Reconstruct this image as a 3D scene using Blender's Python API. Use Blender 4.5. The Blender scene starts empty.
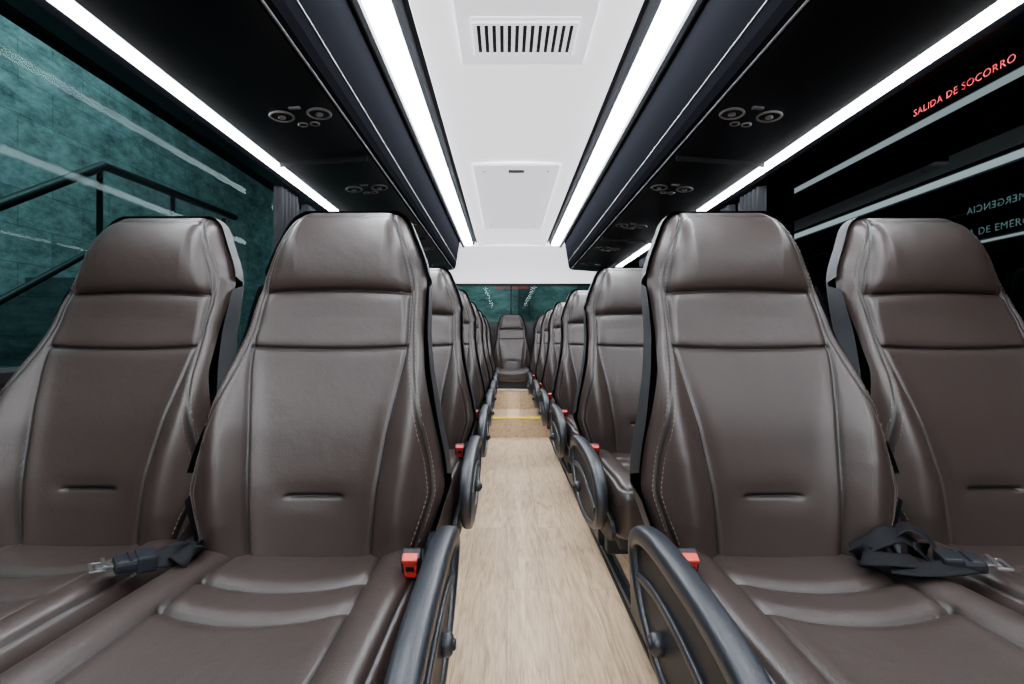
import bpy, bmesh, math, random
import numpy as np
from mathutils import Vector, Matrix
random.seed(3)
C = bpy.context.scene.collection

# ------------------------------------------------------------ materials
def newmat(name):
    m = bpy.data.materials.new(name); m.use_nodes = True
    nt = m.node_tree
    return m, nt, nt.nodes['Principled BSDF']
def simple(name, col, rough=0.5, metal=0.0, bump=0.0, bscale=200, spec=0.5, em=0.0):
    m, nt, b = newmat(name)
    b.inputs['Base Color'].default_value = (*col, 1)
    b.inputs['Roughness'].default_value = rough
    b.inputs['Metallic'].default_value = metal
    b.inputs['Specular IOR Level'].default_value = spec
    if em:
        b.inputs['Emission Color'].default_value = (*col, 1); b.inputs['Emission Strength'].default_value = em
    tc = nt.nodes.new('ShaderNodeTexCoord')
    n = nt.nodes.new('ShaderNodeTexNoise'); n.inputs['Scale'].default_value = bscale
    nt.links.new(tc.outputs['Object'], n.inputs['Vector'])
    if bump > 0:
        bp = nt.nodes.new('ShaderNodeBump'); bp.inputs['Strength'].default_value = bump
        bp.inputs['Distance'].default_value = 0.001
        nt.links.new(n.outputs['Fac'], bp.inputs['Height'])
        nt.links.new(bp.outputs['Normal'], b.inputs['Normal'])
    return m
def emis(name, col, s):
    m, nt, b = newmat(name)
    b.inputs['Base Color'].default_value = (*col, 1)
    b.inputs['Emission Color'].default_value = (*col, 1)
    b.inputs['Emission Strength'].default_value = s
    return m

def leather_mat():
    m, nt, b = newmat('brown_leather')
    N = nt.nodes; L = nt.links
    tc = N.new('ShaderNodeTexCoord')
    n = N.new('ShaderNodeTexNoise'); n.inputs['Scale'].default_value = 9; n.inputs['Detail'].default_value = 3
    L.new(tc.outputs['Object'], n.inputs['Vector'])
    r = N.new('ShaderNodeValToRGB')
    r.color_ramp.elements[0].position = 0.3; r.color_ramp.elements[0].color = (0.031, 0.0215, 0.0190, 1)
    r.color_ramp.elements[1].position = 0.75; r.color_ramp.elements[1].color = (0.038, 0.0268, 0.0240, 1)
    L.new(n.outputs['Fac'], r.inputs['Fac'])
    at = N.new('ShaderNodeAttribute'); at.attribute_name = 'seam'
    mx = N.new('ShaderNodeMix'); mx.data_type = 'RGBA'
    L.new(at.outputs['Fac'], mx.inputs[0]); L.new(r.outputs['Color'], mx.inputs[6])
    mx.inputs[7].default_value = (0.003, 0.0025, 0.0025, 1)
    L.new(mx.outputs[2], b.inputs['Base Color'])
    b.inputs['Roughness'].default_value = 0.37
    b.inputs['Specular IOR Level'].default_value = 0.5
    v = N.new('ShaderNodeTexVoronoi'); v.inputs['Scale'].default_value = 420
    L.new(tc.outputs['Object'], v.inputs['Vector'])
    n2 = N.new('ShaderNodeTexNoise'); n2.inputs['Scale'].default_value = 28; n2.inputs['Detail'].default_value = 2
    L.new(tc.outputs['Object'], n2.inputs['Vector'])
    b1 = N.new('ShaderNodeBump'); b1.inputs['Strength'].default_value = 0.25; b1.inputs['Distance'].default_value = 0.0006
    L.new(v.outputs['Distance'], b1.inputs['Height'])
    b2 = N.new('ShaderNodeBump'); b2.inputs['Strength'].default_value = 0.25; b2.inputs['Distance'].default_value = 0.004
    L.new(n2.outputs['Fac'], b2.inputs['Height']); L.new(b1.outputs['Normal'], b2.inputs['Normal'])
    L.new(b2.outputs['Normal'], b.inputs['Normal'])
    return m

def wood_mat():
    m, nt, b = newmat('oak_vinyl_floor')
    N = nt.nodes; L = nt.links
    tc = N.new('ShaderNodeTexCoord')
    mpb = N.new('ShaderNodeMapping'); mpb.inputs['Rotation'].default_value = (0, 0, math.pi/2); mpb.inputs['Location'].default_value = (0, .062, 0)
    L.new(tc.outputs['Object'], mpb.inputs['Vector'])
    br = N.new('ShaderNodeTexBrick'); br.inputs['Scale'].default_value = 1.0
    br.inputs['Brick Width'].default_value = 1.15; br.inputs['Row Height'].default_value = .145
    br.inputs['Mortar Size'].default_value = .0009; br.inputs['Mortar Smooth'].default_value = .3
    br.inputs['Color1'].default_value = (.35, .35, .35, 1); br.inputs['Color2'].default_value = (.65, .65, .65, 1)
    br.inputs['Mortar'].default_value = (.5, .5, .5, 1)
    L.new(mpb.outputs['Vector'], br.inputs['Vector'])
    add = N.new('ShaderNodeVectorMath'); add.operation = 'MULTIPLY_ADD'
    L.new(br.outputs['Color'], add.inputs[0]); add.inputs[1].default_value = (9, 9, 9); L.new(tc.outputs['Object'], add.inputs[2])
    mp = N.new('ShaderNodeMapping'); mp.inputs['Scale'].default_value = (15, 1.7, 15)
    L.new(add.outputs[0], mp.inputs['Vector'])
    n = N.new('ShaderNodeTexNoise'); n.inputs['Scale'].default_value = 1.5; n.inputs['Detail'].default_value = 7
    n.inputs['Roughness'].default_value = 0.62; n.inputs['Distortion'].default_value = 2.0
    L.new(mp.outputs['Vector'], n.inputs['Vector'])
    r = N.new('ShaderNodeValToRGB')
    e = r.color_ramp.elements
    e[0].position = 0.28; e[0].color = (0.46, 0.30, 0.175, 1)
    e[1].position = 0.70; e[1].color = (0.84, 0.64, 0.435, 1)
    x = e.new(0.5); x.color = (0.73, 0.53, 0.345, 1)
    L.new(n.outputs['Fac'], r.inputs['Fac'])
    mp2 = N.new('ShaderNodeMapping'); mp2.inputs['Scale'].default_value = (120, 7, 120)
    L.new(add.outputs[0], mp2.inputs['Vector'])
    n2 = N.new('ShaderNodeTexNoise'); n2.inputs['Scale'].default_value = 1.5; n2.inputs['Detail'].default_value = 4
    L.new(mp2.outputs['Vector'], n2.inputs['Vector'])
    r2 = N.new('ShaderNodeValToRGB'); r2.color_ramp.elements[0].position = .32; r2.color_ramp.elements[0].color = (.66, .58, .50, 1)
    r2.color_ramp.elements[1].position = .56
    L.new(n2.outputs['Fac'], r2.inputs['Fac'])
    mx = N.new('ShaderNodeMix'); mx.data_type = 'RGBA'; mx.blend_type = 'MULTIPLY'; mx.inputs[0].default_value = 0.65
    L.new(r.outputs['Color'], mx.inputs[6]); L.new(r2.outputs['Color'], mx.inputs[7])
    mm = N.new('ShaderNodeMix'); mm.data_type = 'RGBA'; L.new(br.outputs['Fac'], mm.inputs[0])
    L.new(mx.outputs[2], mm.inputs[6]); mm.inputs[7].default_value = (.34, .23, .14, 1)
    pt = N.new('ShaderNodeMapRange'); pt.inputs[1].default_value=.35; pt.inputs[2].default_value=.65; pt.inputs[3].default_value=.94; pt.inputs[4].default_value=1.04
    L.new(br.outputs['Color'], pt.inputs[0])
    vm = N.new('ShaderNodeVectorMath'); vm.operation='SCALE'; L.new(mm.outputs[2], vm.inputs[0]); L.new(pt.outputs[0], vm.inputs['Scale'])
    L.new(vm.outputs[0], b.inputs['Base Color'])
    b.inputs['Roughness'].default_value = 0.45
    bp = N.new('ShaderNodeBump'); bp.inputs['Strength'].default_value = .1; bp.inputs['Distance'].default_value = .001
    L.new(n2.outputs['Fac'], bp.inputs['Height']); L.new(bp.outputs['Normal'], b.inputs['Normal'])
    return m

def glass_mat(name, tint, refl=1.0):
    m = bpy.data.materials.new(name); m.use_nodes = True
    nt = m.node_tree; nt.nodes.clear(); N = nt.nodes; L = nt.links
    o = N.new('ShaderNodeOutputMaterial'); t = N.new('ShaderNodeBsdfTransparent'); t.inputs[0].default_value = (*tint, 1)
    g = N.new('ShaderNodeBsdfGlossy'); g.inputs['Roughness'].default_value = 0.02
    g.inputs[0].default_value = (.75*refl, .95*refl, .95*refl, 1)
    f = N.new('ShaderNodeFresnel'); f.inputs['IOR'].default_value = 1.45
    mx = N.new('ShaderNodeMixShader')
    L.new(f.outputs[0], mx.inputs[0]); L.new(t.outputs[0], mx.inputs[1]); L.new(g.outputs[0], mx.inputs[2])
    L.new(mx.outputs[0], o.inputs[0])
    return m

def concrete_mat(name, c1, c2):
    m, nt, b = newmat(name); N = nt.nodes; L = nt.links
    tc = N.new('ShaderNodeTexCoord')
    mp = N.new('ShaderNodeMapping'); mp.inputs['Scale'].default_value = (1, 1.4, 2.6); mp.inputs['Rotation'].default_value = (0.5, 0, 0)
    L.new(tc.outputs['Object'], mp.inputs['Vector'])
    n = N.new('ShaderNodeTexNoise'); n.inputs['Scale'].default_value = 2.5; n.inputs['Detail'].default_value = 10
    n.inputs['Roughness'].default_value = 0.78; n.inputs['Distortion'].default_value = 0.1
    L.new(mp.outputs['Vector'], n.inputs['Vector'])
    r = N.new('ShaderNodeValToRGB'); r.color_ramp.elements[0].position = .34; r.color_ramp.elements[1].position = .68
    r.color_ramp.elements[0].color = (*c1, 1); r.color_ramp.elements[1].color = (*c2, 1)
    L.new(n.outputs['Fac'], r.inputs['Fac'])
    sx = N.new('ShaderNodeSeparateXYZ'); L.new(tc.outputs['Object'], sx.inputs[0])
    cx = N.new('ShaderNodeCombineXYZ'); L.new(sx.outputs['Y'], cx.inputs['X']); L.new(sx.outputs['Z'], cx.inputs['Y'])
    br = N.new('ShaderNodeTexBrick'); br.inputs['Scale'].default_value = 1; br.inputs['Brick Width'].default_value = .62
    br.inputs['Row Height'].default_value = .30; br.inputs['Mortar Size'].default_value = .007; br.inputs['Mortar Smooth'].default_value = .4
    br.inputs['Color1'].default_value = (.82, .82, .82, 1); br.inputs['Color2'].default_value = (1, 1, 1, 1); br.inputs['Mortar'].default_value = (.55, .55, .55, 1)
    L.new(cx.outputs[0], br.inputs['Vector'])
    mx = N.new('ShaderNodeMix'); mx.data_type = 'RGBA'; mx.blend_type = 'MULTIPLY'; mx.inputs[0].default_value = .8
    L.new(r.outputs['Color'], mx.inputs[6]); L.new(br.outputs['Color'], mx.inputs[7])
    L.new(mx.outputs[2], b.inputs['Base Color'])
    b.inputs['Roughness'].default_value = .9
    bp = N.new('ShaderNodeBump'); bp.inputs['Strength'].default_value = .6; bp.inputs['Distance'].default_value = .02
    L.new(n.outputs['Fac'], bp.inputs['Height']); L.new(bp.outputs['Normal'], b.inputs['Normal'])
    return m

LEATHER = leather_mat()
SHELL = simple('seat_shell_black', (0.006, 0.008, 0.012), 0.48, bump=.3, bscale=500, spec=.35)
ARM = simple('armrest_plastic', (0.012, 0.015, 0.021), 0.38, bump=.3, bscale=700)
RED = simple('buckle_red', (0.62, 0.035, 0.022), 0.4)
METAL = simple('brushed_metal', (0.50, 0.50, 0.51), 0.3, 1.0)
STITCH = simple('stitch_thread', (0.11, 0.082, 0.072), 0.7)
WEB = simple('belt_webbing', (0.006, 0.0065, 0.008), 0.7, bump=.6, bscale=900, spec=.15)
WOOD = wood_mat()
CEIL_GLOW = simple('ceiling_white_glow', (0.88, 0.88, 0.93), 0.45, em=1.5)  # white ceiling given its own glow to brighten it and add bounce
CEIL2_GLOW = simple('ceiling_panel_white_glow', (0.84, 0.84, 0.90), 0.45, em=1.2)  # vent and hatch panels share the added ceiling glow
GREY = simple('strip_housing_grey', (0.30, 0.31, 0.34), 0.35)
HOUS = simple('rail_housing', (0.05, 0.052, 0.06), 0.6, spec=.1)
BLACKG = simple('rack_black', (0.0045, 0.0048, 0.007), 0.28, bump=.05, bscale=300, spec=.4)
FASC = simple('rack_fascia_black', (0.008, 0.0083, 0.0105), 0.9, spec=0.0)
BLACK = simple('black_trim', (0.006, 0.006, 0.008), 0.5, spec=.3)
DARKW = simple('wall_charcoal', (0.022, 0.023, 0.026), 0.6, bump=.4, bscale=300)
FRONT_BOUNCE = simple('front_wall_bounce', (0.7, 0.7, 0.72), 0.6)  # kept white so the unseen front wall bounces light onto the seats
LED = emis('led_diffuser', (0.90, 0.95, 1.0), 48)
LED2 = emis('led_diffuser_side', (0.90, 0.95, 1.0), 36)
YEL = simple('step_yellow_glow', (0.95, 0.72, 0.02), 0.5, em=.3)  # slight glow added to brighten the step edge
CURT = simple('curtain_cloth', (0.010, 0.011, 0.016), 0.85, bump=.6, bscale=600)
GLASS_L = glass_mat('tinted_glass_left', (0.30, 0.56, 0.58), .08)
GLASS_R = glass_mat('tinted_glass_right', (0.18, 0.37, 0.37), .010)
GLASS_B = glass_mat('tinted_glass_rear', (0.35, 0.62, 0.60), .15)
CONC = concrete_mat('garage_concrete', (0.06, 0.085, 0.085), (0.38, 0.44, 0.44))
CONCM = concrete_mat('garage_concrete_mid', (0.035, 0.05, 0.052), (0.20, 0.25, 0.25))
CONCD = concrete_mat('garage_concrete_dark', (0.02, 0.025, 0.028), (0.10, 0.12, 0.13))
TXTRED = emis('exit_text_red_glow', (0.70, 0.01, 0.015), 0.22)  # red lettering given a slight glow of its own
TXTREFL = simple('exit_text_reflection', (0.035, 0.075, 0.075), 0.6, spec=.1)  # dim colour standing in for lettering reflected in the glass

# ------------------------------------------------------------ mesh builder
class MB:
    def __init__(s): s.v=[]; s.f=[]; s.m=[]; s.s=[]; s.seam=[]; s.mats=[]
    def mi(s, mat):
        if mat not in s.mats: s.mats.append(mat)
        return s.mats.index(mat)
    def add(s, vs, fs, mat, smooth=True, seam=None):
        o=len(s.v); s.v += [tuple(map(float,p)) for p in vs]
        s.seam += list(seam) if seam is not None else [0.0]*len(vs)
        k=s.mi(mat)
        for f in fs: s.f.append(tuple(i+o for i in f)); s.m.append(k); s.s.append(smooth)
    def grid(s, P, mat, flip=False, seam=None):
        nr,nc=P.shape[:2]; fs=[]
        for i in range(nr-1):
            for j in range(nc-1):
                a=i*nc+j; q=(a,a+1,a+nc+1,a+nc)
                fs.append(q[::-1] if flip else q)
        s.add(P.reshape(-1,3), fs, mat, True, None if seam is None else seam.reshape(-1).tolist())
    def box(s, x0,x1,y0,y1,z0,z1, mat, bev=0.004, seg=2, rot=None):
        bm=bmesh.new(); bmesh.ops.create_cube(bm,size=1)
        for v in bm.verts: v.co=Vector(((v.co.x)*(x1-x0),(v.co.y)*(y1-y0),(v.co.z)*(z1-z0)))
        if bev>0: bmesh.ops.bevel(bm,geom=bm.edges[:],offset=bev,segments=seg,affect='EDGES',profile=.6)
        M = Matrix.Translation(((x0+x1)/2,(y0+y1)/2,(z0+z1)/2))
        if rot is not None: M = M @ rot
        bm.verts.ensure_lookup_table()
        vs=[M@v.co for v in bm.verts]; fs=[[v.index for v in f.verts] for f in bm.faces]
        s.add(vs,fs,mat,False); bm.free()
    def cyl(s, c, axis, r, h, mat, n=24, r2=None, bev=0.0):
        r2 = r if r2 is None else r2
        a=Vector(axis).normalized(); t=a.orthogonal().normalized(); b=a.cross(t)
        rings=[(-h/2,r),(h/2,r2)]
        if bev: rings=[(-h/2,r-bev),(-h/2+bev,r),(h/2-bev,r2),(h/2,r2-bev)]
        vs=[]
        for (k,rr) in rings:
            for i in range(n):
                q=2*math.pi*i/n; vs.append(Vector(c)+a*k+t*math.cos(q)*rr+b*math.sin(q)*rr)
        fs=[]
        for k in range(len(rings)-1):
            for i in range(n):
                j=(i+1)%n; fs.append((k*n+i,k*n+j,(k+1)*n+j,(k+1)*n+i))
        s.add(vs,fs,mat,True)
        s.add(vs[:n],[list(range(n))[::-1]],mat,False); s.add(vs[-n:],[list(range(n))],mat,False)
    def torus(s, c, axis, R, r, mat, n=28, k=10):
        a=Vector(axis).normalized(); t=a.orthogonal().normalized(); b=a.cross(t); vs=[];fs=[]
        for i in range(n):
            q=2*math.pi*i/n; d=t*math.cos(q)+b*math.sin(q)
            for j in range(k):
                p=2*math.pi*j/k; vs.append(Vector(c)+d*(R+r*math.cos(p))+a*r*math.sin(p))
        for i in range(n):
            for j in range(k):
                fs.append((i*k+j,((i+1)%n)*k+j,((i+1)%n)*k+(j+1)%k,i*k+(j+1)%k))
        s.add(vs,fs,mat,True)
    def sweep(s, path, side, W, T, mat, closed=False, n=10, p=3.0):
        side=Vector(side).normalized(); N=len(path); vs=[];fs=[]
        P=[Vector(q) for q in path]
        W=[W]*N if not hasattr(W,'__len__') else W; T=[T]*N if not hasattr(T,'__len__') else T
        for i in range(N):
            if closed: t=P[(i+1)%N]-P[i-1]
            else: t=P[min(i+1,N-1)]-P[max(i-1,0)]
            t.normalize(); sd=(side-t*side.dot(t)).normalized(); nn=t.cross(sd)
            for j in range(n):
                q=2*math.pi*(j+.5)/n; cx=math.cos(q); cy=math.sin(q)
                a=math.copysign(abs(cx)**(2/p),cx); b=math.copysign(abs(cy)**(2/p),cy)
                vs.append(P[i]+sd*a*W[i]/2+nn*b*T[i]/2)
        M=N if closed else N-1
        for i in range(M):
            for j in range(n):
                fs.append((i*n+j,i*n+(j+1)%n,((i+1)%N)*n+(j+1)%n,((i+1)%N)*n+j))
        s.add(vs,fs,mat,True)
        if not closed:
            s.add(vs[:n],[list(range(n))],mat,False); s.add(vs[-n:],[list(range(n))[::-1]],mat,False)
    def prism(s, prof, y0, y1, mat, cap=True):
        n=len(prof); vs=[(x,y0,z) for x,z in prof]+[(x,y1,z) for x,z in prof]
        fs=[(i,(i+1)%n,n+(i+1)%n,n+i) for i in range(n)]
        if cap: fs+= [list(range(n))[::-1], list(range(n,2*n))]
        s.add(vs,fs,mat,False)
    def mesh(s, name):
        me=bpy.data.meshes.new(name); me.from_pydata(s.v,[],s.f)
        for m in s.mats: me.materials.append(m)
        me.polygons.foreach_set('material_index', s.m)
        me.polygons.foreach_set('use_smooth', s.s)
        at=me.attributes.new('seam','FLOAT','POINT'); at.data.foreach_set('value', s.seam)
        bm=bmesh.new(); bm.from_mesh(me); bmesh.ops.recalc_face_normals(bm,faces=bm.faces[:]); bm.to_mesh(me); bm.free()
        me.update(); return me
    def obj(s, name, loc=(0,0,0)):
        o=bpy.data.objects.new(name, s.mesh(name)); o.location=loc; C.objects.link(o); return o

def catmull(pts, k=8, closed=True):
    P=[np.array(p,float) for p in pts]; n=len(P); out=[]
    rng=range(n) if closed else range(n-1)
    for i in rng:
        if closed: a,b,c,d=P[i-1],P[i],P[(i+1)%n],P[(i+2)%n]
        else: a,b,c,d=P[max(i-1,0)],P[i],P[i+1],P[min(i+2,n-1)]
        for j in range(k):
            t=j/k
            out.append(.5*((2*b)+(-a+c)*t+(2*a-5*b+4*c-d)*t*t+(-a+3*b-3*c+d)*t**3))
    if not closed: out.append(P[-1])
    return out

def smoothcurve(xs, ys, w=0.03):
    X=np.linspace(xs[0]-.1,xs[-1]+.1,1200); Y=np.interp(X,xs,ys)
    lo=X<xs[0]; Y[lo]=ys[0]+(X[lo]-xs[0])*(ys[1]-ys[0])/(xs[1]-xs[0])
    hi=X>xs[-1]; Y[hi]=ys[-1]+(X[hi]-xs[-1])*(ys[-1]-ys[-2])/(xs[-1]-xs[-2])
    dx=X[1]-X[0]; k=int(3*w/dx); g=np.exp(-.5*(np.arange(-k,k+1)*dx/w)**2); g/=g.sum()
    Yp=np.pad(Y,k,mode='reflect',reflect_type='odd'); Y=np.convolve(Yp,g,'valid')
    return lambda q: np.interp(q,X,Y)

# ------------------------------------------------------------ seat geometry
ZB, ZT = 0.465, 1.130
cz = smoothcurve([.45,.50,.60,.70,.80,.90,1.0,1.06,1.13],[-.008,0,.012,.040,.082,.125,.158,.172,.200],.020)
_hw = smoothcurve([.45,.50,.545,.595,.65,.72,.80,.87,.94,.98,1.02,1.06,1.13],[.178,.192,.208,.224,.216,.198,.180,.170,.168,.166,.156,.140,.110],.009)
def hw(z):
    z=np.asarray(z,float); h=_hw(z)
    t=np.clip((z-(ZT-.035))/.035,0,1)
    return h-.026*(1-np.sqrt(np.clip(1-t**2.2,0,1)))
xs = smoothcurve([.45,.50,.60,.70,.80,.85,.955,1.0,1.06,1.13],[.100,.103,.110,.122,.140,.146,.143,.134,.115,.090],.010)

def outline(n=160):
    Z=ZB+(ZT-ZB)*np.sin(np.linspace(0,math.pi/2,n))
    H=hw(Z)
    pts=[(h,z) for h,z in zip(H,Z)]+[(-h,z) for h,z in zip(H[::-1],Z[::-1])]
    return np.array(pts)
def dist_to(poly, X, Z):
    D=np.full(X.shape,9.0)
    for i in range(len(poly)-1):
        a=poly[i]; b=poly[i+1]; ab=b-a; L=max((ab**2).sum(),1e-12)
        t=np.clip(((X-a[0])*ab[0]+(Z-a[1])*ab[1])/L,0,1)
        D=np.minimum(D,np.hypot(X-a[0]-t*ab[0],Z-a[1]-t*ab[1]))
    return D
OUT=outline()

def G(x,w): return np.exp(-(x/w)**2)
def backrest(mb):
    nu,nv=150,300
    a=np.linspace(-1,1,nu); U=.7*a+.3*np.sin(a*math.pi/2)
    t=np.linspace(0,1,nv); V=.85*t+.15*np.sin(t*math.pi/2)
    Z=ZB+(ZT-ZB)*V
    ZZ=np.repeat(Z[:,None],nu,1); X=U[None,:]*hw(Z)[:,None]
    A=np.abs(X); XS=xs(ZZ); D=dist_to(OUT,X,ZZ)
    Y=cz(ZZ).copy()
    bol=np.interp(Z,[.47,.55,.65,.8,.88,.96,1.13],[.012,.032,.040,.032,.017,.002,0])[:,None]
    Y-= bol*np.exp(-((A-(XS+.042))/.036)**2)
    Y+= .010*(1-np.clip(A/XS,0,1)**2)*np.interp(Z,[.47,.6,.9,.96,1.13],[1,1,.6,0,0])[:,None]
    R=np.interp(Z,[.47,.7,.9,1.0,1.13],[.034,.034,.040,.055,.042])[:,None]
    e=np.clip(1-D/R,0,1); Y+=R*(1-np.sqrt(np.clip(1-e**2,0,1)))
    hb=np.clip((ZZ-.955)/.16,0,1); Y-= .022*np.sin(math.pi*hb)**.7*np.clip(1.15-(A/.16)**3,0,1)*(ZZ>.955)
    Y+= .34*np.clip(A-XS,0,1)*np.clip((ZZ-.94)/.03,0,1)
    s_side=G(A-XS,.0028); puff=G(A-XS,.009)
    inside=1/(1+np.exp((A-XS)/.0015))
    z1=.955-.006*(X/.14)**2; z2=.838+.004*(X/.14)**2
    s1=G(ZZ-z1,.0030)*inside; s2=G(ZZ-z2,.0030)*inside
    p1=G(ZZ-z1,.012)*inside; p2=G(ZZ-z2,.010)*inside
    crw=1/(1+np.exp((A-.048)/.002)); cr=G(ZZ-(.585),.0034)*crw; crp=np.exp(-((ZZ-.585)/.02)**2)*np.exp(-(A/.06)**4)
    pip=G(D-.018,.0026)*(ZZ>ZB+.03)
    Y+= .0055*s_side+.0035*puff + .006*s1+.005*p1+.006*s2+.0035*p2+.007*cr+.005*crp+.004*pip
    Y+= .0016*np.sin(26*ZZ+22*A+.6)*np.exp(-((ZZ-.66)/.09)**2)*np.exp(-((A-XS-.015)/.04)**2)
    Y+= .0010*np.sin(95*ZZ+8*np.sign(X)*A)*np.exp(-((ZZ-.90)/.05)**2)*np.exp(-((A-XS)/.03)**2)
    seam=np.clip(.9*s_side+.95*s1+.95*s2+1.0*cr+.85*pip,0,1)
    mb.grid(np.stack([X,Y,ZZ],-1),LEATHER,seam=seam)
    def yy(xx,zq):
        i=np.argmin(abs(Z-zq)); j=np.argmin(abs(X[i]-xx)); return Y[i,j]-.0008
    for off in (.0240,.0125):
        for sgn in (-1,1):
            z=ZB+.05
            while z<ZT-.05:
                h=float(hw(z)); dh=float(hw(z+.005)-hw(z))
                x=(h-off*1.02)*sgn; x2=(h+dh-off*1.02)*sgn
                y1=yy(x,z); y2=yy(x2,z+.005); w=.0008
                mb.add([(x-w,y1,z),(x+w,y1,z),(x2+w,y2,z+.005),(x2-w,y2,z+.005)],[(0,1,2,3)],STITCH,False)
                z+=.0080
    nu,nv=46,70
    a=np.linspace(-1,1,nu); U=np.sin(a*math.pi/2)
    V=np.sin(np.linspace(0,1,nv)*math.pi/2); Z=ZB-.03+(ZT-ZB+.03)*V
    ZZ=np.repeat(Z[:,None],nu,1); hh=hw(np.maximum(Z,ZB)); X=U[None,:]*hh[:,None]
    D=dist_to(OUT,X,ZZ); D[0]=0.0
    R=.045; e=np.clip(1-D/R,0,1); f=np.sqrt(np.clip(1-e**2,0,1))
    Rf=np.interp(Z,[.47,.7,.9,.94,1.0,1.13],[.034,.034,.040,.045,.062,.048])[:,None]
    f0=Rf-.017
    th=np.interp(Z,[.45,.6,.9,1.13],[.135,.13,.115,.085])[:,None]
    Y=cz(ZZ)+f0+(th-f0)*(.5*(D>1e-5)+.5*f)*(D>1e-5)
    k=1+.0080/np.maximum(hh,.05)[:,None]*1.0
    ZS=ZZ+.003*np.clip((ZZ-.9)/.2,0,1)
    mb.grid(np.stack([X*k,Y,ZS],-1),SHELL,flip=True)

CH=.204
def cushion(mb):
    nu,nv=120,160; y0,y1=.03,-.47
    a=np.linspace(-1,1,nu); U=.65*a+.35*np.sin(a*math.pi/2)
    t=np.linspace(0,1,nv); S=.5-.5*np.cos(t*math.pi); S=.4*S+.6*t
    Yr=y0+(y1-y0)*S
    def h(y): 
        b=CH-.012*np.clip((y+.10)/.13,0,1)**2
        q=np.clip((-y-.41)/.06,0,1); return b-.03*(1-np.sqrt(np.clip(1-q**2.2,0,1)))
    H=h(Yr); X=U[None,:]*H[:,None]; YY=np.repeat(Yr[:,None],nu,1); A=np.abs(X)
    poly=np.array([(hh,y) for hh,y in zip(H,Yr)]+[(-hh,y) for hh,y in zip(H[::-1],Yr[::-1])])
    D=dist_to(poly,X,YY)
    Z=np.interp(-YY,[-.03,.0,.08,.2,.36,.47],[.492,.496,.500,.504,.508,.498])
    R=.036; e=np.clip(1-D/R,0,1); Z=Z-R*(1-np.sqrt(np.clip(1-e**2,0,1)))
    XS=.122+.01*np.clip(-YY/.4,0,1)
    Z+= .012*np.exp(-((A-(XS+.035))/.035)**2)
    Z-= .008*(1-np.clip(A/XS,0,1)**2)
    inside=1/(1+np.exp((A-XS)/.0015))
    ya=-.092-.016*(1-(X/XS)**2); yb=-.180-.020*(1-(X/XS)**2); 
    sa=G(YY-ya,.003)*inside; sb=G(YY-yb,.003)*inside
    ss=G(A-XS,.0027)
    pip=G(D-.016,.0026)*(YY<-.02)
    Z-= .006*sa+.008*G(YY-ya,.015)*inside+.006*sb+.007*G(YY-yb,.015)*inside+.0055*ss+.005*G(A-XS,.011)+.004*pip
    seam=np.clip(.9*sa+.9*sb+.85*ss+.85*pip,0,1)
    P=np.stack([X,YY,Z],-1); mb.grid(P,LEATHER,seam=seam)
    border=[P[i,0] for i in range(nv)]+[P[-1,j] for j in range(1,nu)]+[P[i,-1] for i in range(nv-2,-1,-1)]
    border=border[::2]; rows=[border]
    for (dz,sc) in ((.03,1.0),(.07,.99),(.085,.96)):
        rows.append([np.array((b[0]*sc,b[1]*sc,b[2]-dz)) for b in border])
    mb.grid(np.array(rows),LEATHER)

def armrest(mb,s):
    xc=s*.237
    pts=[(.012,.495),(-.015,.532),(-.09,.550),(-.20,.553),(-.32,.547),(-.41,.527),(-.452,.480),(-.435,.427),(-.36,.390),(-.24,.372),(-.12,.380),(-.03,.422)]
    c=catmull(pts,6,True)
    path=[(xc,p[0],p[1]) for p in c]; n=len(path)
    T=[]; W=[]
    for p in c:
        k=np.clip((p[1]-.38)/.16,0,1); T.append(.018+.013*k); W.append(.020+.014*k)
    mb.sweep(path,(1,0,0),W,T,ARM,True,14,3.2)
    vs=[(xc-.004,p[0],p[1]) for p in c]+[(xc+.004,p[0],p[1]) for p in c]
    cen=(-.22,.46)
    vs+=[(xc-.004,*cen),(xc+.004,*cen)]
    fs=[(i,(i+1)%n,2*n) for i in range(n)]+[(n+(i+1)%n,n+i,2*n+1) for i in range(n)]
    mb.add(vs,fs,SHELL,False)
    for sd in (-1,1):
        mb.sweep([(xc+sd*.006,y,z) for y,z in [tuple(q) for q in catmull([(-.01,.465),(-.12,.482),(-.25,.473),(-.40,.44)],6,False)]],(1,0,0),.008,.014,ARM)
    mb.cyl((xc+s*.008,-.13,.422),(1,0,0),.016,.022,ARM,20,bev=.004)
    mb.cyl((xc+s*.010,-.13,.422),(1,0,0),.008,.026,SHELL,16,bev=.002)
    mb.cyl((s*.214,.01,.495),(1,0,0),.034,.032,SHELL,24,bev=.005)
    pp=catmull([(.07,.49),(.0,.51),(-.10,.465),(-.30,.44),(-.44,.43),(-.45,.385),(-.3,.36),(-.1,.36),(.06,.38)],4,True)
    n=len(pp); x0=s*.206; x1=s*.215
    vs=[(x0,p[0],p[1]) for p in pp]+[(x1,p[0],p[1]) for p in pp]
    fs=[tuple(range(n)),tuple(range(2*n-1,n-1,-1))]+[(i,(i+1)%n,n+(i+1)%n,n+i) for i in range(n)]
    mb.add(vs,fs,SHELL,False)

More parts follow.
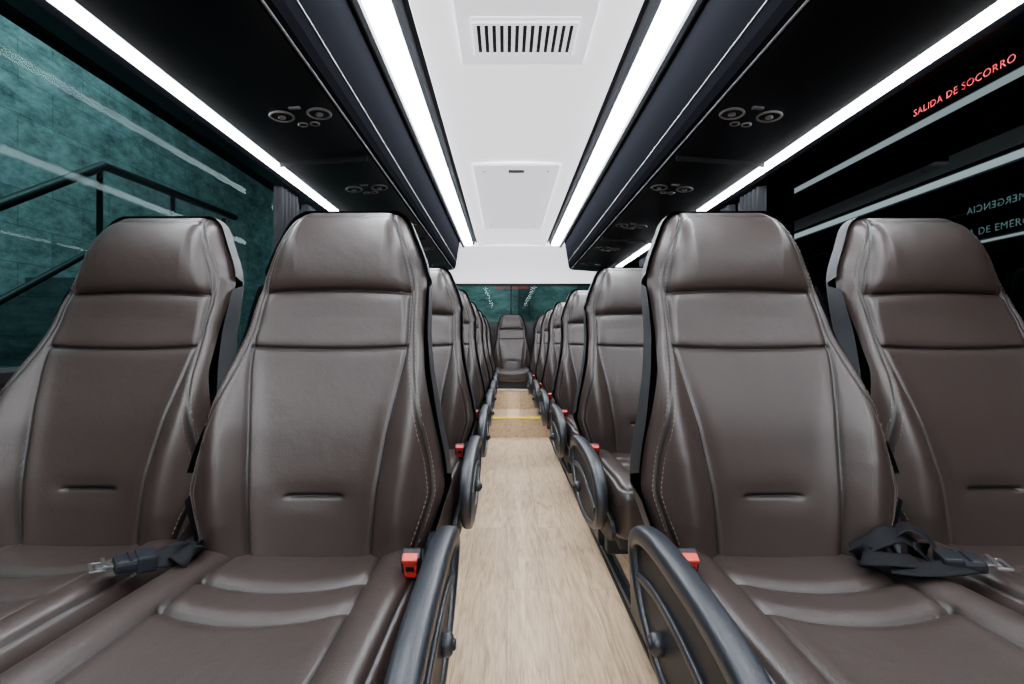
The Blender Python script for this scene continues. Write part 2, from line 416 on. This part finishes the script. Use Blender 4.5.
def buckle(mb,x,y,z,ang=0,tilt=.5):
    R=Matrix.Rotation(ang,4,'Z')@Matrix.Rotation(tilt,4,'X')
    def bx(cx,cy,cz_,sx,sy,sz,mat,bev):
        b=MB(); b.box(-sx/2+cx,sx/2+cx,-sy/2+cy,sy/2+cy,-sz/2+cz_,sz/2+cz_,mat,bev)
        M=Matrix.Translation((x,y,z))@R
        mb.add([M@Vector(v) for v in b.v],b.f,mat,False)
    bx(0,.002,0,.029,.021,.058,SHELL,.004)
    bx(0,-.008,.010,.019,.010,.032,RED,.003)
    bx(0,-.006,.026,.023,.016,.008,RED,.003)
    bx(0,-.0136,.013,.012,.002,.009,SHELL,.0008)
    bx(0,0,-.065,.014,.008,.08,SHELL,.003)

def base(mb,kind,s):
    mb.box(-.19,.19,-.44,.05,.355,.405,SHELL,.01)
    for y in (-.34,-.08):
        mb.box(-.205,.205,y-.02,y+.02,.315,.356,SHELL,.004)
    if kind=='aisle':
        xa=s*.055
        pr=[(-.40,.335),(.02,.335),(-.05,.25),(-.09,.03),(-.06,.021),(-.36,.021),(-.33,.03),(-.33,.25)]
        n=len(pr)
        vs=[(xa-.022,p[0],p[1]) for p in pr]+[(xa+.022,p[0],p[1]) for p in pr]
        fs=[tuple(range(n)),tuple(range(2*n-1,n-1,-1))]+[(i,(i+1)%n,n+(i+1)%n,n+i) for i in range(n)]
        mb.add(vs,fs,ARM,False)
    elif kind=='window':
        x=-s*.10
        mb.box(x-.018,x+.018,-.34,-.08,0.0,.32,SHELL,.004)

def seat_mesh(name,kind,s,legs=True):
    mb=MB(); backrest(mb); cushion(mb)
    if legs: base(mb,kind,s)
    else: mb.box(-.19,.19,-.44,.05,.30,.405,SHELL,.01)
    if kind=='aisle':
        armrest(mb,s); buckle(mb,s*.190,-.090,.512,0,.40)
    for q in (-1,1): mb.cyl((q*.188,.035,.455),(1,0,0),.05,.02,SHELL,20,bev=.004)
    return mb.mesh(name)

M_AR=seat_mesh('aisle_seat_right','aisle',-1)
M_AL=seat_mesh('aisle_seat_left','aisle',1)
M_W=seat_mesh('window_seat','window',1)
M_B=seat_mesh('bench_seat','bench',1,False)
M_ARs=seat_mesh('aisle_seat_right_step','aisle',-1,False)
M_ALs=seat_mesh('aisle_seat_left_step','aisle',1,False)
def put(name,me,loc):
    o=bpy.data.objects.new(name,me); o.location=loc; C.objects.link(o); return o
SX=.396; SP=.426; Y0=.84; PITCH=.785
for k in range(5):
    y=Y0+k*PITCH
    put('bus_seat',M_AR,(SX,y,0)); put('bus_seat',M_AL,(-SX,y,0))
    put('bus_seat',M_W,(SX+SP,y+.045,0)); put('bus_seat',M_W,(-SX-SP,y+.045,0))
y=4.96
put('bus_seat',M_ARs,(SX,y,0.0)); put('bus_seat',M_ALs,(-SX,y,0.0))
put('bus_seat',M_B,(SX+SP,y,0.0)); put('bus_seat',M_B,(-SX-SP,y,0.0))
for i in range(-2,3): put('rear_bench_seat',M_B,(i*.440,5.80,.06))

# ------------------------------------------------------------ seat belts
def belt(name, straps, bx):
    mb=MB()
    for pts,sd in straps:
        c=catmull(pts,8,False); mb.sweep(c,sd,.038,.0022,WEB,False,8,5)
    (x,y,z,ang)=bx
    M=Matrix.Translation((x,y,z))@Matrix.Rotation(ang,4,'Z')@Matrix.Rotation(.10,4,'Y')
    def bb(sx,sy,sz,cx,cy,cz_,mat,bev):
        b=MB(); b.box(cx-sx/2,cx+sx/2,cy-sy/2,cy+sy/2,cz_-sz/2,cz_+sz/2,mat,bev)
        mb.add([M@Vector(v) for v in b.v],b.f,mat,False)
    bb(.050,.042,.018,0,0,0,SHELL,.006)
    bb(.026,.046,.024,.014,0,0,SHELL,.004)
    bb(.004,.036,.020,-.006,0,.001,BLACK,.001)
    bb(.020,.018,.003,-.034,0,0,METAL,.001)
    bb(.005,.038,.004,-.050,0,0,METAL,.001)
    bb(.005,.038,.004,-.036,0,.005,METAL,.001)
    for q in (-.017,.017): bb(.018,.004,.004,-.043,q,0,METAL,.001)
    return mb.obj(name)
g=-(SX+SP/2)+.025
belt('seat_belt',[([(g+.01,.86,.47),(g+.01,.82,.510),(g+.01,.785,.520),(g-.005,.755,.524),(g-.02,.742,.525)],(.3,1,.1)),
     ([(g-.01,.80,.510),(g+.015,.775,.528),(g+.035,.765,.523),(g+.025,.79,.518),(g+.0,.80,.524)],(.2,.9,.2))],(g-.030,.738,.527,.75))
g=SX+SP/2-.05
belt('seat_belt',[([(g+.02,.87,.47),(g-.0,.83,.512),(g-.04,.80,.525),(g-.07,.775,.520),(g-.05,.75,.526),(g-.01,.745,.524)],(.2,1,.15)),
     ([(g-.07,.80,.516),(g-.04,.785,.542),(g-.01,.79,.548),(g+.02,.785,.532),(g+.01,.755,.523)],(.25,.9,.35)),
     ([(g-.05,.745,.518),(g-.02,.725,.522),(g+.03,.72,.528),(g+.05,.74,.523)],(-.1,1,.1)),
     ([(g-.03,.80,.525),(g+.01,.80,.555),(g+.030,.785,.550),(g+.035,.76,.528)],(.5,.8,.1))],(g+.045,.735,.528,2.75))

# ------------------------------------------------------------ shell of the bus
YF,YR=-2.0,6.35
b=MB(); b.box(-1.22,1.22,YF,YR,-.06,0,WOOD,0); b.obj('floor')
b=MB()
b.box(-1.17,1.17,4.50,5.15,.0,.17,WOOD,.004)
b.obj('rear_step')
b=MB(); b.box(-1.17,1.17,5.15,6.2,.0,.36,WOOD,.004); b.obj('rear_bench_platform')
b=MB(); b.box(-.34,.34,4.492,4.55,.1705,.180,YEL,.002); b.obj('step_nosing')
b=MB(); b.box(-.34,.34,5.144,5.17,.352,.364,METAL,.002); b.obj('trim_2')
for s,nm in ((-1,'seat_rail'),(1,'seat_rail')):
    b=MB(); b.box(s*.341-.024,s*.341+.024,YF+.1,4.49,0,.014,BLACK,.003)
    b.box(s*.341-.018,s*.341-.011,YF+.1,4.49,.013,.020,METAL,.001)
    b.box(s*.341+.011,s*.341+.018,YF+.1,4.49,.013,.020,METAL,.001)
    b.obj(nm)
for s,nm in ((-1,'wall_left'),(1,'wall_right')):
    b=MB()
    x0,x1=sorted((s*1.17,s*1.22))
    b.box(x0,x1,YF,YR,0,.78,DARKW,0); b.box(x0,x1,YF,YR,1.60,2.02,BLACK,0)
    b.obj(nm)
    b=MB(); x0,x1=sorted((s*1.12,s*1.18)); b.box(x0,x1,YF,YR-.1,.755,.795,BLACK,.008); b.obj('window_sill')
    for yp in (-1.95,2.55,4.45,6.25):
        b=MB(); x0,x1=sorted((s*1.135,s*1.20)); b.box(x0,x1,yp-.045,yp+.045,.79,1.578,BLACK,.01); b.obj('window_pillar')
    for yp,dy in ((2.40,.10),(2.68,.07),(4.3,.08)):
        b=MB(); P=[]
        for z in np.linspace(.80,1.575,24):
            pinch=1-.35*math.exp(-((z-1.05)/.12)**2)
            P.append([(s*(1.115+.018*math.cos(t*math.pi*2*5)), yp+dy*(t-.5)*2*pinch, z) for t in np.linspace(0,1,70)])
        b.grid(np.array(P),CURT); o=b.obj('window_curtain')
k=1
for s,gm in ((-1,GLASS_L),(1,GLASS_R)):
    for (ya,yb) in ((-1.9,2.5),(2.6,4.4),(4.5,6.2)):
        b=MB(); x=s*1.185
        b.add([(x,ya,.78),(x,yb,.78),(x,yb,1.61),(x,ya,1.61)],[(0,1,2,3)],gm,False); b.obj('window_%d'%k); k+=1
b=MB()
b.box(-1.22,1.22,YR,YR+.05,0,1.12,DARKW,0); b.box(-1.22,1.22,YR,YR+.05,1.60,2.02,CEIL_GLOW,0)
b.box(-1.22,-1.08,YR,YR+.05,1.12,1.60,BLACK,0); b.box(1.08,1.22,YR,YR+.05,1.12,1.60,BLACK,0)
b.obj('wall_rear')
b=MB(); b.add([(-1.08,YR+.03,1.12),(1.08,YR+.03,1.12),(1.08,YR+.03,1.60),(-1.08,YR+.03,1.60)],[(0,1,2,3)],GLASS_B,False); b.obj('window_7')
b=MB(); b.box(-1.22,1.22,YF-.05,YF,0,2.02,FRONT_BOUNCE,0); b.obj('wall_front')  # unseen, added to close off the cabin and bounce light forward
b=MB(); b.box(-1.08,1.08,YR-.03,YR,1.575,1.605,BLACK,.004); b.box(-.012,.012,YR-.02,YR,1.12,1.6,BLACK,.003);b.obj('trim_1')

# ceiling
b=MB(); b.box(-1.22,1.22,YF,YR+.05,2.02,2.06,CEIL_GLOW,0)
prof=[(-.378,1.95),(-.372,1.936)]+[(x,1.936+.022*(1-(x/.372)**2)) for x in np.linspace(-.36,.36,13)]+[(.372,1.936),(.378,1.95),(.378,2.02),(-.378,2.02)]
b.prism(prof,YF,5.62,CEIL_GLOW)
for s in (-1,1):
    x0,x1=sorted((s*.378,s*.405)); b.box(x0,x1,YF,5.62,1.972,2.02,BLACK,0)
b.obj('ceiling')
b=MB(); prof=catmull([(5.60,1.935),(5.85,1.915),(6.08,1.84),(6.25,1.73),(6.335,1.60)],6,False)
P=np.array([[(x,p[0],p[1]) for x in np.linspace(-1.17,1.17,20)] for p in prof]); b.grid(P,CEIL_GLOW)
b.box(-1.17,1.17,5.60,5.62,1.935,2.02,CEIL_GLOW,0)
b.obj('trim_3')
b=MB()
b.box(-.235,.235,1.30,1.95,1.934,1.948,CEIL2_GLOW,.005)
b.box(-.185,.185,1.66,1.885,1.929,1.936,CEIL2_GLOW,.003)
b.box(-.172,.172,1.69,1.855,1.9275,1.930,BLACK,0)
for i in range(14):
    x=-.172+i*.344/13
    b.box(x-.0065,x+.0065,1.685,1.86,1.920,1.930,CEIL2_GLOW,.002)
for y in (1.682,1.862): b.box(-.18,.18,y-.006,y+.006,1.921,1.931,CEIL2_GLOW,.002)
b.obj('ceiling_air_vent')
b=MB(); b.box(-.27,.27,3.05,4.75,1.932,1.950,CEIL2_GLOW,.006)
b.box(-.05,.05,3.12,3.17,1.927,1.933,GREY,.002)
for x in (-.20,.20):
    for yy in (3.15,4.6): b.cyl((x,yy,1.931),(0,0,1),.008,.006,GREY,12)
b.obj('roof_hatch')

# racks, led strips
for s in (-1,1):
    b=MB()
    hp=[(s*.406,1.965),(s*.412,1.935),(s*.428,1.928),(s*.428,1.95),(s*.520,1.95),(s*.520,1.902),(s*.535,1.896),(s*.547,1.904),(s*.548,2.02),(s*.406,2.02)]
    b.prism(hp,YF,5.5,HOUS); b.obj('light_rail')
    b=MB(); lp=[(s*.434,1.948),(s*.434,1.918),(s*.444,1.910),(s*.506,1.910),(s*.516,1.918),(s*.516,1.948)]
    b.prism(lp,YF+.02,5.45,LED); b.obj('ceiling_led_strip')
    b=MB()
    rp=[(s*.549,1.910),(s*.562,1.84),(s*.590,1.66),(s*.600,1.632),(s*.625,1.618)]
    rq=[(s*.625,1.618),(s*1.00,1.590),(s*1.012,1.600),(s*1.012,1.61),(s*1.055,1.61),(s*1.055,1.588),(s*1.075,1.580),(s*1.165,1.600),(s*1.165,2.019),(s*.549,2.019),(s*.549,1.910)]
    for A_,B_ in zip(rp[:-1],rp[1:]):
        b.add([(A_[0],YF+.01,A_[1]),(B_[0],YF+.01,B_[1]),(B_[0],5.25,B_[1]),(A_[0],5.25,A_[1])],[(0,1,2,3)],FASC,False)
    for A_,B_ in zip(rq[:-1],rq[1:]):
        b.add([(A_[0],YF+.01,A_[1]),(B_[0],YF+.01,B_[1]),(B_[0],5.25,B_[1]),(A_[0],5.25,A_[1])],[(0,1,2,3)],BLACKG,False)
    full=rp+rq[1:-1]
    for ye in (YF+.01,5.25): b.add([(p[0],ye,p[1]) for p in full],[tuple(range(len(full)))],FASC,False)
    b.sweep([(s*.583,YF+.02,1.70),(s*.583,5.24,1.70)],(0,0,1),.004,.003,GREY)
    b.sweep([(s*.614,YF+.02,1.621),(s*.614,5.24,1.621)],(0,0,1),.005,.006,GREY)
    for yy in np.arange(-1.1,5.1,1.57):
        b.box(min(s*.63,s*.99),max(s*.63,s*.99),yy-.002,yy+.002,1.58,1.60,BLACK,0,rot=Matrix.Rotation(s*.0745,4,'Y'))
    b.obj('luggage_rack')
    b=MB(); lp=[(s*1.016,1.609),(s*1.016,1.588),(s*1.022,1.582),(s*1.045,1.582),(s*1.051,1.588),(s*1.051,1.609)]
    b.prism(lp,YF+.02,5.2,LED2); b.obj('window_led_strip')
    for k in range(-1,5):
        yy=1.66+k*PITCH
        b=MB()
        sl=(1.618-1.590)/(.625-1.00)
        def zz(ax): return 1.618+sl*(ax-.625)
        for (dx,dy,R) in ((-.062,-.005,.036),(.062,-.005,.036)):
            b.torus((dx,dy,-.004),(0,0,1),R,.004,GREY)
            b.cyl((dx,dy,-.002),(0,0,1),R-.003,.004,BLACK,24)
            b.torus((dx,dy,-.005),(0,0,1),R*.55,.003,HOUS)
            b.cyl((dx,dy,-.007),(0,0,1),.012,.008,GREY,16,bev=.002)
        for dx in (-.02,.02):
            b.torus((dx,.066,-.003),(0,0,1),.014,.003,METAL,20,8); b.cyl((dx,.066,-.002),(0,0,1),.011,.004,BLACK,16)
        b.box(-.018,.018,-.060,-.046,-.006,0,GREY,.002)
        o=b.obj('reading_light_panel',(s*.745,yy,zz(.745)-.001)); o.rotation_euler=(0,s*.0745,0)

# ------------------------------------------------------------ text decals and painted text reflections on the glass
def text(name,body,size,loc,mat,mirror=False,rot=(math.pi/2,0,-math.pi/2)):
    cu=bpy.data.curves.new(name,'FONT'); cu.body=body; cu.size=size; cu.extrude=.0004; cu.space_character=1.12
    cu.materials.append(mat)
    o=bpy.data.objects.new(name,cu); C.objects.link(o); o.location=loc; o.rotation_euler=rot
    if mirror: o.scale=(-1,1,1)
    return o
text('exit_sign_reflection','SALIDA DE SOCORRO',.028,(1.170,1.515,1.535),TXTRED)
text('exit_sign_reflection','SALIDA DE EMERGENCIA',.026,(1.178,1.42,1.135),TXTREFL)  # reflection in the window, built as flat lettering
text('exit_sign_reflection','SALIDA DE EMERGENCIA',.026,(1.178,1.03,1.195),TXTREFL,True)  # mirrored reflection, likewise built as lettering
text('exit_sign_reflection','SALIDA DE SOCORRO',.04,(-.21,YR+.02,1.545),TXTRED,False,(math.pi/2,0,0))

# ------------------------------------------------------------ garage outside
b=MB(); b.box(-8,8,-6,14,-1.15,-1.0,CONCD,0); b.obj('garage_floor')
b=MB(); b.box(-4.2,-4.0,-6,14,-1.0,5,CONC,0); b.obj('garage_wall_left')
b=MB(); b.box(4.5,4.7,-6,14,-1.0,5,CONCM,0)
for y in (-1,2.2,5.4,8.6): b.box(4.1,4.5,y,y+.45,-1,5,CONCD,0)
b.box(4.3,4.5,-6,14,2.55,2.85,CONCD,0)
b.obj('garage_wall_right')
b=MB(); b.box(-4.0,4.5,11,11.2,-1.0,5,CONC,0)
for x in (-1.6,.2,1.5): b.box(x,x+.25,10.7,11,-1,5,CONCD,0)
b.obj('garage_wall_rear')
b=MB()
for i in range(14):
    b.box(-3.95,-2.75,.4+i*.28,4.6,-1.0+i*.17,-1.0+(i+1)*.17,CONCD,0)
b.obj('garage_stair')
b=MB()
def tube(pts,r): b.sweep(pts,(1,0,0),r*2,r*2,BLACK,False,12,2)
tube([(-2.72,.3,.05),(-2.72,3.3,2.02),(-2.72,4.9,2.08)],.03)
tube([(-2.72,.3,-.4),(-2.72,3.3,1.5),(-2.72,4.9,1.56)],.02)
for q in np.linspace(0.4,4.7,7):
    zt=.05+(min(q,3.3)-.3)*1.97/3.0; tube([(-2.72,q,zt-1.05),(-2.72,q+.001,zt)],.018)
b.obj('garage_handrail')
def area(name,loc,rot,sx,sy,e,col=(1,1,1)):
    l=bpy.data.lights.new(name,'AREA'); l.shape='RECTANGLE'; l.size=sx; l.size_y=sy; l.energy=e; l.color=col
    o=bpy.data.objects.new(name,l); o.location=loc; o.rotation_euler=rot; C.objects.link(o)
area('garage_fill_1',(-2.4,2.0,4.6),(0,math.radians(25),0),.4,5,260,(.85,1,1))  # unseen fill light added to brighten the left garage wall
area('garage_fill_2',(-.5,9.2,4.2),(math.radians(35),0,0),4,.4,120,(.8,1,1))  # unseen fill added for the rear garage wall
area('garage_fill_3',(3.0,3,4.6),(0,math.radians(-20),0),.4,5,90,(.8,1,1))  # unseen fill added for the right garage wall

w=bpy.data.worlds.new('w'); bpy.context.scene.world=w; w.use_nodes=True
w.node_tree.nodes['Background'].inputs[0].default_value=(.02,.03,.035,1)
w.node_tree.nodes['Background'].inputs[1].default_value=.5

cam=bpy.data.cameras.new('camera'); co=bpy.data.objects.new('camera',cam); C.objects.link(co)
co.location=(-.065,0,.85); co.rotation_euler=(math.pi/2,0,0)
cam.sensor_width=36; cam.lens=500/1024*36; cam.shift_x=6/1024; cam.shift_y=0.001; cam.clip_start=.02
bpy.context.scene.camera=co
